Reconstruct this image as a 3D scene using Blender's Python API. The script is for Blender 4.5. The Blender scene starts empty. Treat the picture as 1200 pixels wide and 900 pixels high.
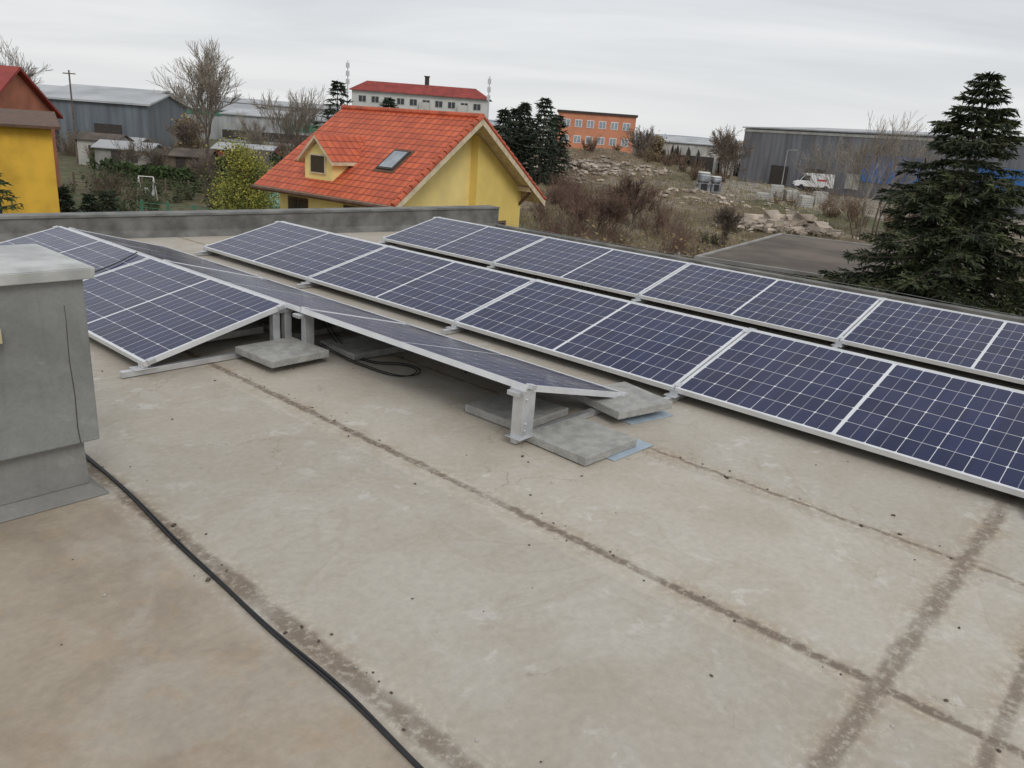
import bpy, math, random
from mathutils import Vector, Matrix, noise
random.seed(7)
RA=.8619   # heading of the panel rows relative to the world axes
CH=1.6414
GZ=-4.6
scn=bpy.context.scene
col=scn.collection
# ------------------------------------------------------------------ helpers
class MB:
    def __init__(s): s.v=[];s.f=[];s.m=[];s.uv={}
    def face(s,pts,mi=0,uv=None):
        b=len(s.v); s.v.extend([tuple(p) for p in pts]); s.f.append(tuple(range(b,b+len(pts)))); s.m.append(mi)
        if uv: s.uv[len(s.f)-1]=uv
    def box(s,a,b,mi=0,M=None):
        x0,y0,z0=a;x1,y1,z1=b
        P=[(x0,y0,z0),(x1,y0,z0),(x1,y1,z0),(x0,y1,z0),(x0,y0,z1),(x1,y0,z1),(x1,y1,z1),(x0,y1,z1)]
        if M: P=[tuple(M@Vector(p)) for p in P]
        k=len(s.v); s.v.extend(P)
        for f in [(0,3,2,1),(4,5,6,7),(0,1,5,4),(1,2,6,5),(2,3,7,6),(3,0,4,7)]:
            s.f.append(tuple(k+i for i in f)); s.m.append(mi)
    def frustum(s,a,b,z0,z1,mi=0):
        (x0,y0,x1,y1),(X0,Y0,X1,Y1)=a,b
        P=[(x0,y0,z0),(x1,y0,z0),(x1,y1,z0),(x0,y1,z0),(X0,Y0,z1),(X1,Y0,z1),(X1,Y1,z1),(X0,Y1,z1)]
        k=len(s.v); s.v.extend(P)
        for f in [(0,3,2,1),(4,5,6,7),(0,1,5,4),(1,2,6,5),(2,3,7,6),(3,0,4,7)]:
            s.f.append(tuple(k+i for i in f)); s.m.append(mi)
    def prism(s,poly,vec,mi=0):
        n=len(poly);k=len(s.v);vec=Vector(vec)
        s.v.extend([tuple(p) for p in poly]);s.v.extend([tuple(Vector(p)+vec) for p in poly])
        s.f.append(tuple(range(k+n-1,k-1,-1)));s.m.append(mi)
        s.f.append(tuple(range(k+n,k+2*n)));s.m.append(mi)
        for i in range(n):
            j=(i+1)%n
            s.f.append((k+i,k+j,k+n+j,k+n+i));s.m.append(mi)
    def tube(s,p,q,r0,r1,n=5,mi=0,cap=False):
        p=Vector(p);q=Vector(q);d=(q-p)
        if d.length<1e-6:return
        d.normalize();u=d.orthogonal().normalized();w=d.cross(u);k=len(s.v)
        for c,r in((p,r0),(q,r1)):
            for i in range(n):
                a=2*math.pi*i/n; s.v.append(tuple(c+u*(math.cos(a)*r)+w*(math.sin(a)*r)))
        for i in range(n):
            j=(i+1)%n; s.f.append((k+i,k+j,k+n+j,k+n+i)); s.m.append(mi)
        if cap:
            s.f.append(tuple(k+n-1-i for i in range(n)));s.m.append(mi)
            s.f.append(tuple(k+n+i for i in range(n)));s.m.append(mi)
    def ribbon(s,p,q,w0,w1,mi=0):
        p=Vector(p);q=Vector(q);d=(q-p)
        a=Vector((random.uniform(-1,1),random.uniform(-1,1),random.uniform(-.3,.3)))
        a=d.cross(a)
        if a.length<1e-6:return
        a.normalize()
        s.face([p-a*w0,p+a*w0,q+a*w1,q-a*w1],mi)
    def build(s,name,mats,parent=None,loc=(0,0,0),rz=0,bevel=0,smooth=False):
        me=bpy.data.meshes.new(name);me.from_pydata(s.v,[],s.f)
        for m in mats: me.materials.append(m)
        me.polygons.foreach_set('material_index',s.m)
        if s.uv:
            L=me.uv_layers.new(name='UVMap')
            for fi,uv in s.uv.items():
                p=me.polygons[fi]
                for li,c in zip(p.loop_indices,uv): L.data[li].uv=c
        if smooth: me.polygons.foreach_set('use_smooth',[True]*len(me.polygons))
        me.update()
        o=bpy.data.objects.new(name,me);col.objects.link(o)
        o.location=loc;o.rotation_euler=(0,0,rz)
        if parent: o.parent=parent
        if bevel:
            b=o.modifiers.new('b','BEVEL');b.width=bevel;b.segments=2;b.limit_method='ANGLE'
        return o
def empty(name,loc=(0,0,0),rz=0):
    e=bpy.data.objects.new(name,None);col.objects.link(e);e.location=loc;e.rotation_euler=(0,0,rz);return e

class NT:
    def __init__(s,nt): s.nt=nt
    def n(s,t,**kw):
        nd=s.nt.nodes.new(t)
        for k,v in kw.items(): setattr(nd,k,v)
        return nd
    def put(s,sock,v):
        if hasattr(v,'is_output'): s.nt.links.new(v,sock)
        else: sock.default_value=v
    def m(s,op,a,b=0.0,c=None):
        nd=s.n('ShaderNodeMath',operation=op); s.put(nd.inputs[0],a)
        if len(nd.inputs)>1: s.put(nd.inputs[1],b)
        if c is not None: s.put(nd.inputs[2],c)
        return nd.outputs[0]
    def noise(s,vec,scale,detail=6,rough=.55,dist=0):
        nd=s.n('ShaderNodeTexNoise'); 
        if vec is not None: s.put(nd.inputs['Vector'],vec)
        nd.inputs['Scale'].default_value=scale;nd.inputs['Detail'].default_value=detail
        nd.inputs['Roughness'].default_value=rough;nd.inputs['Distortion'].default_value=dist
        return nd.outputs['Fac']
    def ss(s,v,a,b,lo=0.,hi=1.):
        nd=s.n('ShaderNodeMapRange',interpolation_type='SMOOTHSTEP'); s.put(nd.inputs['Value'],v)
        nd.inputs['From Min'].default_value=a;nd.inputs['From Max'].default_value=b
        nd.inputs['To Min'].default_value=lo;nd.inputs['To Max'].default_value=hi
        return nd.outputs['Result']
    def mix(s,f,a,b,blend='MIX'):
        nd=s.n('ShaderNodeMix',data_type='RGBA',blend_type=blend)
        s.put(nd.inputs[0],f)
        for i,v in((6,a),(7,b)):
            if not hasattr(v,'is_output') and len(v)==3: v=(*v,1)
            s.put(nd.inputs[i],v)
        return nd.outputs[2]
    def mul(s,c,k):
        vm=s.n('ShaderNodeVectorMath',operation='SCALE'); s.put(vm.inputs[0],c); s.put(vm.inputs['Scale'],k); return vm.outputs[0]
    def scale(s,vec,x,y,z):
        nd=s.n('ShaderNodeMapping'); s.put(nd.inputs['Vector'],vec); nd.inputs['Scale'].default_value=(x,y,z); return nd.outputs[0]
    def bump(s,h,strength,dist):
        nd=s.n('ShaderNodeBump'); s.put(nd.inputs['Height'],h); nd.inputs['Strength'].default_value=strength;nd.inputs['Distance'].default_value=dist
        return nd.outputs[0]
def newmat(name):
    m=bpy.data.materials.new(name);m.use_nodes=True
    t=NT(m.node_tree);b=m.node_tree.nodes['Principled BSDF']
    return m,t,b
def coords(t,k='Object'): return t.n('ShaderNodeTexCoord').outputs[k]
def mat(name,c,rough=.8,metal=0,var=.25,scale=2.,bump=0.,c2=None,stretch=None,island=0.,detail=4):
    m,t,b=newmat(name)
    v=coords(t)
    if stretch: v=t.scale(v,*stretch)
    n=t.noise(v,scale,detail)
    n=t.ss(n,.3,.7)
    d=c2 if c2 else tuple(x*(1-var) for x in c)
    e=tuple(x*(1+var*.6) for x in c) if not c2 else c
    cc=t.mix(n,d,e)
    if island:
        r=t.n('ShaderNodeNewGeometry').outputs['Random Per Island']
        cc=t.mul(cc,t.m('ADD',1-island,t.m('MULTIPLY',r,2*island)))
    t.put(b.inputs['Base Color'],cc)
    b.inputs['Roughness'].default_value=rough;b.inputs['Metallic'].default_value=metal
    if bump:
        t.put(b.inputs['Normal'],t.bump(t.noise(v,scale*6,5),bump,.02))
    return m

# ------------------------------------------------------------------ materials
def roof_material():
    m,t,b=newmat('roof_membrane')
    P=coords(t); sp=t.n('ShaderNodeSeparateXYZ'); t.put(sp.inputs[0],P); X,Y=sp.outputs[0],sp.outputs[1]
    big=t.noise(P,.7,4,.6,.3); med=t.noise(P,2.6,6,.62,.5); fine=t.noise(P,28,6,.74)
    c=t.mix(t.ss(big,.35,.66),(.49,.45,.385),(.43,.385,.32))
    c=t.mix(t.ss(med,.42,.7,0,.42),c,(.375,.325,.255))
    wp=t.noise(P,1.7,5,.6,.9); w2=t.noise(t.scale(P,1,1,3),6.5,5,.68,.4)
    ring=t.m('MULTIPLY',t.ss(wp,.5,.54),t.ss(wp,.6,.56))
    c=t.mix(t.m('MULTIPLY',ring,.16),c,(.56,.54,.495))
    c=t.mix(t.m('MULTIPLY',t.ss(w2,.56,.64),t.ss(wp,.45,.6,0,.55)),c,(.60,.58,.535))
    pd=t.noise(P,.95,3,.5,.9)
    c=t.mix(t.m('MULTIPLY',t.ss(pd,.565,.575),.18),c,(.39,.35,.285))
    c=t.mix(t.m('MULTIPLY',t.ss(t.m('ABSOLUTE',t.m('SUBTRACT',pd,.57)),.008,.002),.2),c,(.34,.28,.20))
    sh=t.m('FLOOR',t.m('DIVIDE',t.m('ADD',X,20-.10),1.17)); wn=t.n('ShaderNodeTexWhiteNoise',noise_dimensions='1D'); t.put(wn.inputs['W'],sh)
    c=t.mul(c,t.m('ADD',.95,t.m('MULTIPLY',wn.outputs[0],.10)))
    z=t.m('MULTIPLY',t.ss(X,1.22,1.10),t.ss(big,.2,.6,.65,1.))
    c=t.mix(z,c,t.mix(t.ss(med,.35,.65),(.385,.32,.245),(.30,.245,.185)))
    c=t.mix(t.m('MULTIPLY',t.ss(X,1.2,1.1),t.ss(wp,.53,.62,0,.40)),c,(.44,.40,.335))
    c=t.mix(t.m('MULTIPLY',t.ss(X,1.2,1.1),t.ss(w2,.53,.62,0,.22)),c,(.40,.27,.16))
    wf=t.m('MULTIPLY',t.m('SUBTRACT',t.noise(P,9,4),.5),.055)
    xw=t.m('ADD',X,wf)
    seam=None;halo=None
    for s0,wd,k in((1.24,.034,.80),(2.455,.021,.9),(3.60,.013,.75),(.02,.03,.75),(4.8,.02,.7),(-1.2,.02,.7),(6.0,.02,.6)):
        d=t.m('ABSOLUTE',t.m('SUBTRACT',xw,s0))
        a=t.ss(d,wd*1.6,wd*.6,0,k); h=t.ss(d,.13,.0,0,.5)
        seam=a if seam is None else t.m('MAXIMUM',seam,a); halo=h if halo is None else t.m('MAXIMUM',halo,h)
    yw=t.m('ADD',Y,t.m('MULTIPLY',wf,1.3))
    for s0,wd in((.43,.028),(.09,.02)):
        d=t.m('ABSOLUTE',t.m('SUBTRACT',yw,s0)); g=t.ss(X,1.15,1.35)
        seam=t.m('MAXIMUM',seam,t.m('MULTIPLY',t.ss(d,wd*1.7,wd*.5,0,.72),g)); halo=t.m('MAXIMUM',halo,t.m('MULTIPLY',t.ss(d,.14,0,0,.5),g))
    brk=t.ss(med,.32,.52,.5,1.)
    c=t.mix(t.m('MULTIPLY',halo,t.ss(med,.35,.6)),c,(.35,.27,.175))
    c=t.mix(t.m('MULTIPLY',t.m('MULTIPLY',halo,t.ss(fine,.5,.6)),.9),c,(.58,.54,.46))
    c=t.mix(t.m('MULTIPLY',t.m('MULTIPLY',seam,brk),t.ss(fine,.64,.47,.45,1.)),c,(.18,.14,.105))
    vo=t.n('ShaderNodeTexVoronoi',feature='DISTANCE_TO_EDGE'); vo.inputs['Scale'].default_value=1.1
    dv=t.n('ShaderNodeVectorMath',operation='ADD'); t.put(dv.inputs[0],P); cb=t.n('ShaderNodeCombineXYZ'); t.put(cb.inputs[0],t.m('MULTIPLY',med,.6)); t.put(cb.inputs[1],t.m('MULTIPLY',wp,.6)); t.put(dv.inputs[1],cb.outputs[0]); t.put(vo.inputs['Vector'],dv.outputs[0])
    crack=t.m('MULTIPLY',t.ss(vo.outputs['Distance'],.005,.001),t.ss(big,.5,.6,0,.45))
    c=t.mix(crack,c,(.24,.19,.14))
    c=t.mul(c,t.m('ADD',t.m('MULTIPLY',fine,.52),.74))
    t.put(b.inputs['Base Color'],c)
    t.put(b.inputs['Roughness'],t.ss(med,.3,.7,.6,.85)); b.inputs['Specular IOR Level'].default_value=.35
    h=t.m('ADD',t.m('MULTIPLY',fine,.3),t.m('MULTIPLY',med,1.0))
    t.put(b.inputs['Normal'],t.bump(h,.55,.012))
    return m
def glass_material():
    m,t,b=newmat('pv_glass')
    uv=coords(t,'UV'); sp=t.n('ShaderNodeSeparateXYZ'); t.put(sp.inputs[0],uv); U,V=sp.outputs[0],sp.outputs[1]
    pit=.1685
    a=t.m('SUBTRACT',t.m('ABSOLUTE',t.m('SUBTRACT',U,1.05)),.010)
    xi=t.m('DIVIDE',a,pit); yi=t.m('DIVIDE',t.m('SUBTRACT',V,.0205),pit)
    fx=t.m('ABSOLUTE',t.m('SUBTRACT',t.m('FRACT',xi),.5)); fy=t.m('ABSOLUTE',t.m('SUBTRACT',t.m('FRACT',yi),.5))
    lx=t.ss(fx,.487,.493); ly=t.ss(fy,.487,.493)
    ch=t.ss(t.m('ADD',fx,fy),.925,.945)
    half=t.m('MULTIPLY',t.ss(fx,.012,.006),.45)
    line=t.m('MAXIMUM',t.m('MAXIMUM',lx,ly),t.m('MAXIMUM',ch,half))
    out=t.m('MAXIMUM',t.ss(a,.001,-.001),t.m('MAXIMUM',t.ss(yi,.004,-.004),t.ss(yi,5.996,6.004)))
    out=t.m('MAXIMUM',out,t.ss(xi,5.996,6.004))
    line=t.m('MAXIMUM',line,out)
    cmb=t.n('ShaderNodeCombineXYZ'); t.put(cmb.inputs[0],t.m('FLOOR',t.m('DIVIDE',U,pit))); t.put(cmb.inputs[1],t.m('FLOOR',yi)); 
    wn=t.n('ShaderNodeTexWhiteNoise'); t.put(wn.inputs['Vector'],cmb.outputs[0])
    ob=coords(t)
    c=t.mix(wn.outputs[0],(.005,.010,.050),(.011,.018,.078))
    bus=t.ss(t.m('ABSOLUTE',t.m('SUBTRACT',t.m('FRACT',t.m('MULTIPLY',yi,5)),.5)),.46,.5,0,.12)
    c=t.mix(bus,c,(.22,.25,.34))
    c=t.mix(line,c,(.70,.71,.73))
    dust=t.ss(t.noise(ob,1.3,5,.65),.35,.75,.0,.05)
    c=t.mix(dust,c,(.4,.37,.33))
    t.put(b.inputs['Base Color'],c)
    t.put(b.inputs['Roughness'],t.ss(t.noise(ob,3,3),.3,.7,.10,.2)); b.inputs['IOR'].default_value=1.35
    return m
def tile_material(name,ca,cb):
    m,t,b=newmat(name)
    uv=coords(t,'UV'); sp=t.n('ShaderNodeSeparateXYZ'); t.put(sp.inputs[0],uv); U,V=sp.outputs[0],sp.outputs[1]
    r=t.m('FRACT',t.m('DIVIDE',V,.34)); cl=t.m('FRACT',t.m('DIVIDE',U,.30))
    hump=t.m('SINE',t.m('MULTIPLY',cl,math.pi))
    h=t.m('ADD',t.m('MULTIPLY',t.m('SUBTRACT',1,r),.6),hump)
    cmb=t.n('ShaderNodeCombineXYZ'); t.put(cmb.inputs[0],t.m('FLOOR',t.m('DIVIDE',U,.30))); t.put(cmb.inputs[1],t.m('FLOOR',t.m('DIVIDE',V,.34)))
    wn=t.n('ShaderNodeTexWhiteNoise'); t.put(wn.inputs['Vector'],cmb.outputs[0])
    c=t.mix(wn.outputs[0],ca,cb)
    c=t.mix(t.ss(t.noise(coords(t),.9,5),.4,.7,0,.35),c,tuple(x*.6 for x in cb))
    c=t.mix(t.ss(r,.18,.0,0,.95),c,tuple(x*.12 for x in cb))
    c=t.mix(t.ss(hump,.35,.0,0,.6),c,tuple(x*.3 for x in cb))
    t.put(b.inputs['Base Color'],c); b.inputs['Roughness'].default_value=.6
    t.put(b.inputs['Normal'],t.bump(h,.9,.05))
    return m
def corr_material(name,c,period=.3,rough=.5,axis='Y'):
    m,t,b=newmat(name)
    uv=coords(t); sp=t.n('ShaderNodeSeparateXYZ'); t.put(sp.inputs[0],uv); s=sp.outputs['XYZ'.index(axis)]
    w=t.m('SINE',t.m('MULTIPLY',s,2*math.pi/period))
    n=t.noise(t.scale(uv,1,1,.15),.8,5)
    cc=t.mix(t.ss(n,.35,.7),c,tuple(x*.6 for x in c))
    cc=t.mix(t.ss(w,0,-1,0,.3),cc,tuple(x*.5 for x in c))
    t.put(b.inputs['Base Color'],cc);b.inputs['Roughness'].default_value=rough
    return m
def streak_material(name,c):
    """painted render with rain streaks running down from the cap"""
    m,t,b=newmat(name); P=coords(t); sp=t.n('ShaderNodeSeparateXYZ'); t.put(sp.inputs[0],P)
    a=t.noise(t.scale(P,9,9,.7),1.6,6,.6); n=t.noise(P,3.2,8,.65,.4); f=t.noise(P,60,3,.6)
    cc=t.mix(t.ss(n,.35,.66),c,tuple(x*.78 for x in c))
    cc=t.mix(t.m('MULTIPLY',t.ss(a,.54,.70,0,.45),t.ss(sp.outputs[2],.2,.9,.35,1.)),cc,tuple(x*.5 for x in c))
    cc=t.mix(t.ss(t.noise(P,7,6,.6),.60,.68,0,.35),cc,tuple(min(1,x*1.35) for x in c))
    cc=t.mul(cc,t.m('ADD',.85,t.m('MULTIPLY',f,.3)))
    t.put(b.inputs['Base Color'],cc); b.inputs['Roughness'].default_value=.9
    t.put(b.inputs['Normal'],t.bump(t.m('ADD',n,t.m('MULTIPLY',f,.3)),.45,.012))
    return m
M_roof=roof_material(); M_pv=glass_material()
M_alu=mat('aluminium',(.66,.67,.68),.38,.65,.15,9)
M_aluf=mat('frame_aluminium',(.76,.77,.78),.42,.4,.08,7)
M_back=mat('backsheet',(.24,.25,.27),.6,0,.1,3)
M_conc=mat('paver_concrete',(.37,.365,.34),.9,0,.2,14,.6,detail=9)
M_mat=mat('blue_mat',(.38,.46,.53),.7,0,.15,9)
M_rub=mat('black_cable',(.014,.014,.015),.5,0,.3,20)
M_plas=streak_material('render_grey',(.235,.24,.228))
M_plas2=streak_material('membrane_upstand',(.24,.236,.218))
M_cap=mat('sheet_cap',(.50,.51,.49),.55,.15,.25,6,.1,detail=9)
M_wallp=mat('parapet_membrane',(.16,.157,.145),.85,0,.4,3.5,.5,detail=8)
M_yel=mat('yellow_render',(.86,.69,.27),.9,0,.1,1.2,.1)
M_yel2=mat('ochre_render',(.68,.41,.05),.9,0,.25,.8,.1,detail=7)
M_wood=mat('light_wood',(.66,.55,.38),.7,0,.2,5)
M_fence=mat('weathered_wood',(.17,.13,.09),.8,0,.3,3)
M_white=mat('white_paint',(.78,.78,.76),.6,0,.08,2)
M_lwall=mat('pale_wall',(.48,.47,.43),.85,0,.25,.5)
M_grayw=mat('grey_wall',(.28,.27,.25),.85,0,.3,.8)
M_orange=mat('orange_render',(.62,.26,.15),.9,0,.12,.4)
M_glass=mat('window_glass',(.03,.035,.04),.12,0,.2,1)
M_glassl=mat('window_glass_pale',(.32,.36,.40),.25,0,.3,1.5)
M_dark=mat('dark_trim',(.05,.04,.035),.7,0,.3,3)
M_brown=mat('brown_fascia',(.12,.065,.04),.7,0,.3,3)
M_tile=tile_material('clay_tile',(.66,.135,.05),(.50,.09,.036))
M_redroof=mat('far_red_roof',(.27,.045,.035),.7,0,.25,.6)
M_corr=corr_material('corrugated_wall',(.17,.195,.22),.9,.5,'X')
M_corr2=corr_material('hall_cladding',(.21,.215,.235),1.2,.5,'X')
M_halw=corr_material('hall_white',(.44,.45,.45),1.5,.5,'X')
M_hroof=mat('hall_roof',(.40,.41,.42),.6,.0,.25,.2)
M_blue=mat('blue_panel',(.04,.16,.44),.5,0,.2,.6)
M_green=mat('green_panel',(.06,.21,.13),.6,0,.2,.8)
M_bark=mat('bark',(.15,.12,.095),.95,0,.35,3)
M_twig=mat('twig',(.19,.15,.115),.95,0,.35,.6,island=.4)
M_twigp=mat('pale_twig',(.30,.26,.21),.95,0,.3,.6,island=.4)
M_twigr=mat('twig_red',(.165,.105,.078),.95,0,.35,.4,island=.45)
M_spr=mat('spruce_needles',(.068,.080,.028),.75,0,.5,1.3,c2=(.017,.026,.012),island=.6)
M_sprd=mat('dark_conifer_needles',(.030,.044,.024),.8,0,.4,1,island=.4)
M_thuja=mat('thuja',(.05,.08,.025),.85,0,.4,.9,island=.45)
M_ylf=mat('yellow_leaf',(.33,.31,.05),.8,0,.35,1.3,c2=(.11,.14,.028),island=.5)
M_olf=mat('dry_leaf',(.20,.15,.07),.85,0,.35,.7,island=.4)
M_reed=mat('dry_grass',(.25,.205,.11),.9,0,.35,.5,island=.45)
M_rock=mat('rubble_stone',(.42,.355,.29),.95,0,.35,.8,island=.35)
M_tar=mat('tar_roof',(.125,.10,.08),.9,0,.4,.6,.3,detail=8)
M_black=mat('black_plastic',(.02,.02,.022),.5,0,.2,3)
M_haze=mat('far_trees',(.20,.21,.215),1,0,.2,.05)  # atmospheric haze mixed into the tree colour, no volume in the air
M_hill=mat('far_hills',(.42,.46,.51),1,0,.05,.002)  # hazy blue-grey of the distant air painted as the hills' colour
M_van=mat('van_paint',(.80,.80,.80),.35,0,.04,2)
M_red=mat('red_paint',(.5,.03,.03),.5,0,.1,2)

# ------------------------------------------------------------------ own roof
RP=[(-9,12.58),(10.2,9.54),(10.2,-9),(-9,-9)]
o=MB(); o.face([(x,y,0) for x,y in reversed(RP)])
roof=o.build('flat_roof',[M_roof],rz=RA)
o=MB(); k=[(x*.999,y*.999) for x,y in RP]
for i in range(4):
    a=k[i];c=k[(i+1)%4]; o.face([(a[0],a[1],-.004),(c[0],c[1],-.004),(c[0],c[1],GZ-1),(a[0],a[1],GZ-1)])
o.build('facade_walls',[M_lwall],parent=roof)
o=MB()
a=Vector((-9,12.33,0));c=Vector((10.15,9.3,0)); d=(c-a).normalized(); n=Vector((-d.y,d.x,0))
HA,HC=.10,.33
def pl(off0,off1,dz0,dz1,mi,base=None):
    P=[]
    for (q,h) in ((a,HA),(c,HC)):
        z0=base if base is not None else h+dz0; z1=h+dz1
        P.append([q+n*off0+Vector((0,0,z0)),q+n*off1+Vector((0,0,z0)),q+n*off1+Vector((0,0,z1)),q+n*off0+Vector((0,0,z1))])
    A,C=P
    o.face(A,mi);o.face(C[::-1],mi)
    for i in range(4): 
        j=(i+1)%4; o.face([A[i],C[i],C[j],A[j]],mi)
pl(0,.24,0,0,0,-.1); pl(-.02,.26,.001,.03,1)
o.prism([a+Vector((0,0,.002)),a-n*.10+Vector((0,0,.002)),a+Vector((0,0,.08))],c-a,0)
o.build('parapet_wall',[M_wallp,mat('parapet_coping',(.18,.18,.17),.7,0,.4,3,.2,detail=7)],rz=RA)
o=MB(); o.box((10.05,-9,.003),(10.22,9.5,.06)); 
o.build('roof_edge_flashing',[M_wallp],rz=RA)
o=MB()
for i in range(6):
    y=9.0-i*3.1; o.box((9.81,y-.05,.004),(9.89,y+.05,.05)); o.tube((9.85,y,.05),(9.85,y,.15),.004,.004,5)
    if i: o.tube((9.85,y+3.1,.15),(9.85,y+1.55,.125),.0025,.0025,5); o.tube((9.85,y+1.55,.125),(9.85,y,.15),.0025,.0025,5)
o.build('lightning_conductor_wire',[mat('wire_steel',(.25,.25,.25),.5,.3)],rz=RA)
# grit and leaf crumbs lying on the membrane
o=MB(); rg=random.Random(77)
for i in range(420):
    x=rg.uniform(-.2,6);y=rg.uniform(-.5,7)
    if rg.random()<.5: x=rg.choice([1.24,2.455,3.6])+rg.gauss(0,.05)
    s=rg.uniform(.002,.006)*(1.6 if rg.random()<.1 else 1); M=Matrix.Translation((x,y,.001+s*.4))@Matrix.Rotation(rg.uniform(0,6),4,'Z')@Matrix.Rotation(rg.uniform(-.5,.5),4,'X')
    o.box((-s,-s*.7,-s*.35),(s,s*.7,s*.35),rg.choice([0,0,1]),M)
o.build('roof_grit',[mat('grit_dark',(.10,.08,.06),.9),mat('grit_pale',(.5,.47,.42),.9)],rz=RA)

# ------------------------------------------------------------------ rooftop ventilation box
e=empty('rooftop_vent_shaft',rz=RA)
o=MB(); o.frustum((.14,3.33,1.19,3.85),(.13,3.325,1.185,3.855),.25,.955); o.build('shaft_body',[M_plas],e,bevel=.008)
o=MB(); o.frustum((.10,3.30,1.20,3.90),(.20,3.375,1.145,3.81),.003,.04); o.frustum((.20,3.375,1.145,3.81),(.2,3.38,1.14,3.81),.04,.262)
o.box((.62,3.366,.03),(.70,3.3745,.255)); o.build('membrane_upstand',[M_plas2],e,bevel=.006)
o=MB(); o.frustum((.08,3.29,1.215,3.89),(.08,3.285,1.22,3.895),.955,1.0); o.frustum((.08,3.285,1.22,3.895),(.11,3.31,1.195,3.87),1.0,1.012); o.build('sheet_cap',[M_cap],e,bevel=.004)
o=MB()
pts=[(1.10,.95),(1.105,.80),(1.101,.62),(1.108,.47),(1.105,.33),(1.110,.255)]
for p,q in zip(pts,pts[1:]): o.tube((p[0],3.327,p[1]),(q[0],3.327,q[1]),.0018,.0018,4)
o.build('wall_crack',[M_dark],e)
o=MB(); o.box((.60,3.275,.74),(.862,3.332,.80)); o.box((.62,3.262,.752),(.85,3.276,.788)); o.build('cable_junction_cover',[mat('cream_plastic',(.6,.52,.33),.6)],e,bevel=.004)

# ------------------------------------------------------------------ solar arrays
TH=.2487; PL=2.085; PW=1.0515; PITCH=2.0992; ZL=.10; FH=.035
cT,sT=math.cos(TH),math.sin(TH)
def panel(parent,xlow,sgn,y0):
    """module; low edge at xlow, rising towards sgn*x, occupying y0-PL..y0"""
    M=Matrix(((sgn*cT,0,-sgn*sT,xlow),(0,1,0,y0-PL),(sT,0,cT,ZL),(0,0,0,1)))
    o=MB(); fw=.011
    def q(x,y,z): return tuple(M@Vector((x,y,z)))
    for a,b in [((0,0,-FH),(fw,PL,0)),((PW-fw,0,-FH),(PW,PL,0)),((fw,0,-FH),(PW-fw,fw,0)),((fw,PL-fw,-FH),(PW-fw,PL,0))]:
        o.box(a,b,0,M)
    z=-.003
    P=[q(fw,fw,z),q(PW-fw,fw,z),q(PW-fw,PL-fw,z),q(fw,PL-fw,z)]
    U=[(fw+.005,fw),(fw+.005,PW-fw),(PL-fw+.005,PW-fw),(PL-fw+.005,fw)]
    if sgn<0: P=P[::-1];U=U[::-1]
    o.face(P,1,U)
    z=-.009
    P=[q(fw,fw,z),q(PW-fw,fw,z),q(PW-fw,PL-fw,z),q(fw,PL-fw,z)]
    if sgn>0: P=P[::-1]
    o.face(P,2)
    o.box((fw,fw,-FH),(fw+.02,PL-fw,-FH+.002),0,M); o.box((PW-fw-.02,fw,-FH),(PW-fw,PL-fw,-FH+.002),0,M)
    for yy in (.5,1.05,1.6): o.box((PW*.5-.03,yy-.05,-.03),(PW*.5+.03,yy+.05,-.0095),3,M)
    ob=o.build('solar_module',[M_aluf,M_pv,M_back,M_black],parent)
def clamp_set(o,xlow,sgn,y):
    M=Matrix(((sgn*cT,0,-sgn*sT,xlow),(0,1,0,y),(sT,0,cT,ZL),(0,0,0,1)))
    for xx in (.02,PW-.07): o.box((xx,-.02,-.02),(xx+.05,.022,.006),0,M)
def support(o,xr,y,both=True):
    for dx in ((-.075,-.02),(.02,.075)) if both else ((.0,.075),):
        o.box((xr+dx[0],y-.025,.045),(xr+dx[1],y+.025,ZL+sT*PW-.045))
    o.box((xr-.06,y-.04,ZL+sT*PW-.07),(xr+.08,y+.04,ZL+sT*PW-.045))
def foot(o,x,y,s):
    o.box((x-.07,y-.045,.045),(x+.07,y+.045,.052)); o.box((x-.02,y-.03,.052),(x+.02,y+.03,.085)); o.tube((x+.04*s,y,.05),(x+.04*s,y,.09),.008,.008,6)
def tent(name,a,yl,nl,yr,nr):
    e=empty(name,rz=RA); r=a+cT*PW+.012
    for k in range(nl): panel(e,a,1,yl-k*PITCH)
    for k in range(nr): panel(e,r+.012+cT*PW,-1,yr-k*PITCH)
    o=MB()
    ys=set()
    for k in range(nl+1):
        y=yl-k*PITCH+.007; clamp_set(o,a,1,y); ys.add(round(y+(.0 if k else -.03)+(.06 if k==nl else 0),3)); 
    yrs=set()
    for k in range(nr+1):
        y=yr-k*PITCH+.007; clamp_set(o,r+.012+cT*PW,-1,y); yrs.add(round(y+(.06 if k==nr else 0),3))
    for y in ys:
        o.box((a-.12,y-.02,.006),(r+.0,y+.02,.045)); foot(o,a+.02,y,1); support(o,r-.02,y)
    for y in yrs:
        o.box((r+.002,y-.02-.003,.006),(r+cT*PW+.14,y+.02-.003,.044)); foot(o,r+cT*PW-.01,y,-1); support(o,r+.03,y,both=False)
    o.build('mounting_frame',[M_alu],e,bevel=.002)
    return e
t1=tent('solar_panel_array',1.995,4.743+2*PITCH,2,2.4954+3*PITCH,3)
t2=tent('solar_panel_array',4.427,8.673,5,8.673,5)
t3=tent('solar_panel_array',6.917,8.4825,6,8.4825,6)
o=MB(); o.box((3.03,2.505,.0465),(3.085,2.585,.30)); o.box((3.09,2.515,.0465),(3.14,2.575,.315)); o.box((3.0,2.49,.046),(3.17,2.60,.052)); o.box((3.02,2.50,.30),(3.1,2.6,.325))
for z in (.09,.13,.27): o.tube((3.055,2.505,z),(3.055,2.497,z),.009,.009,6,0,True)
o.build('ridge_post',[M_alu],t1,bevel=.003)
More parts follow.
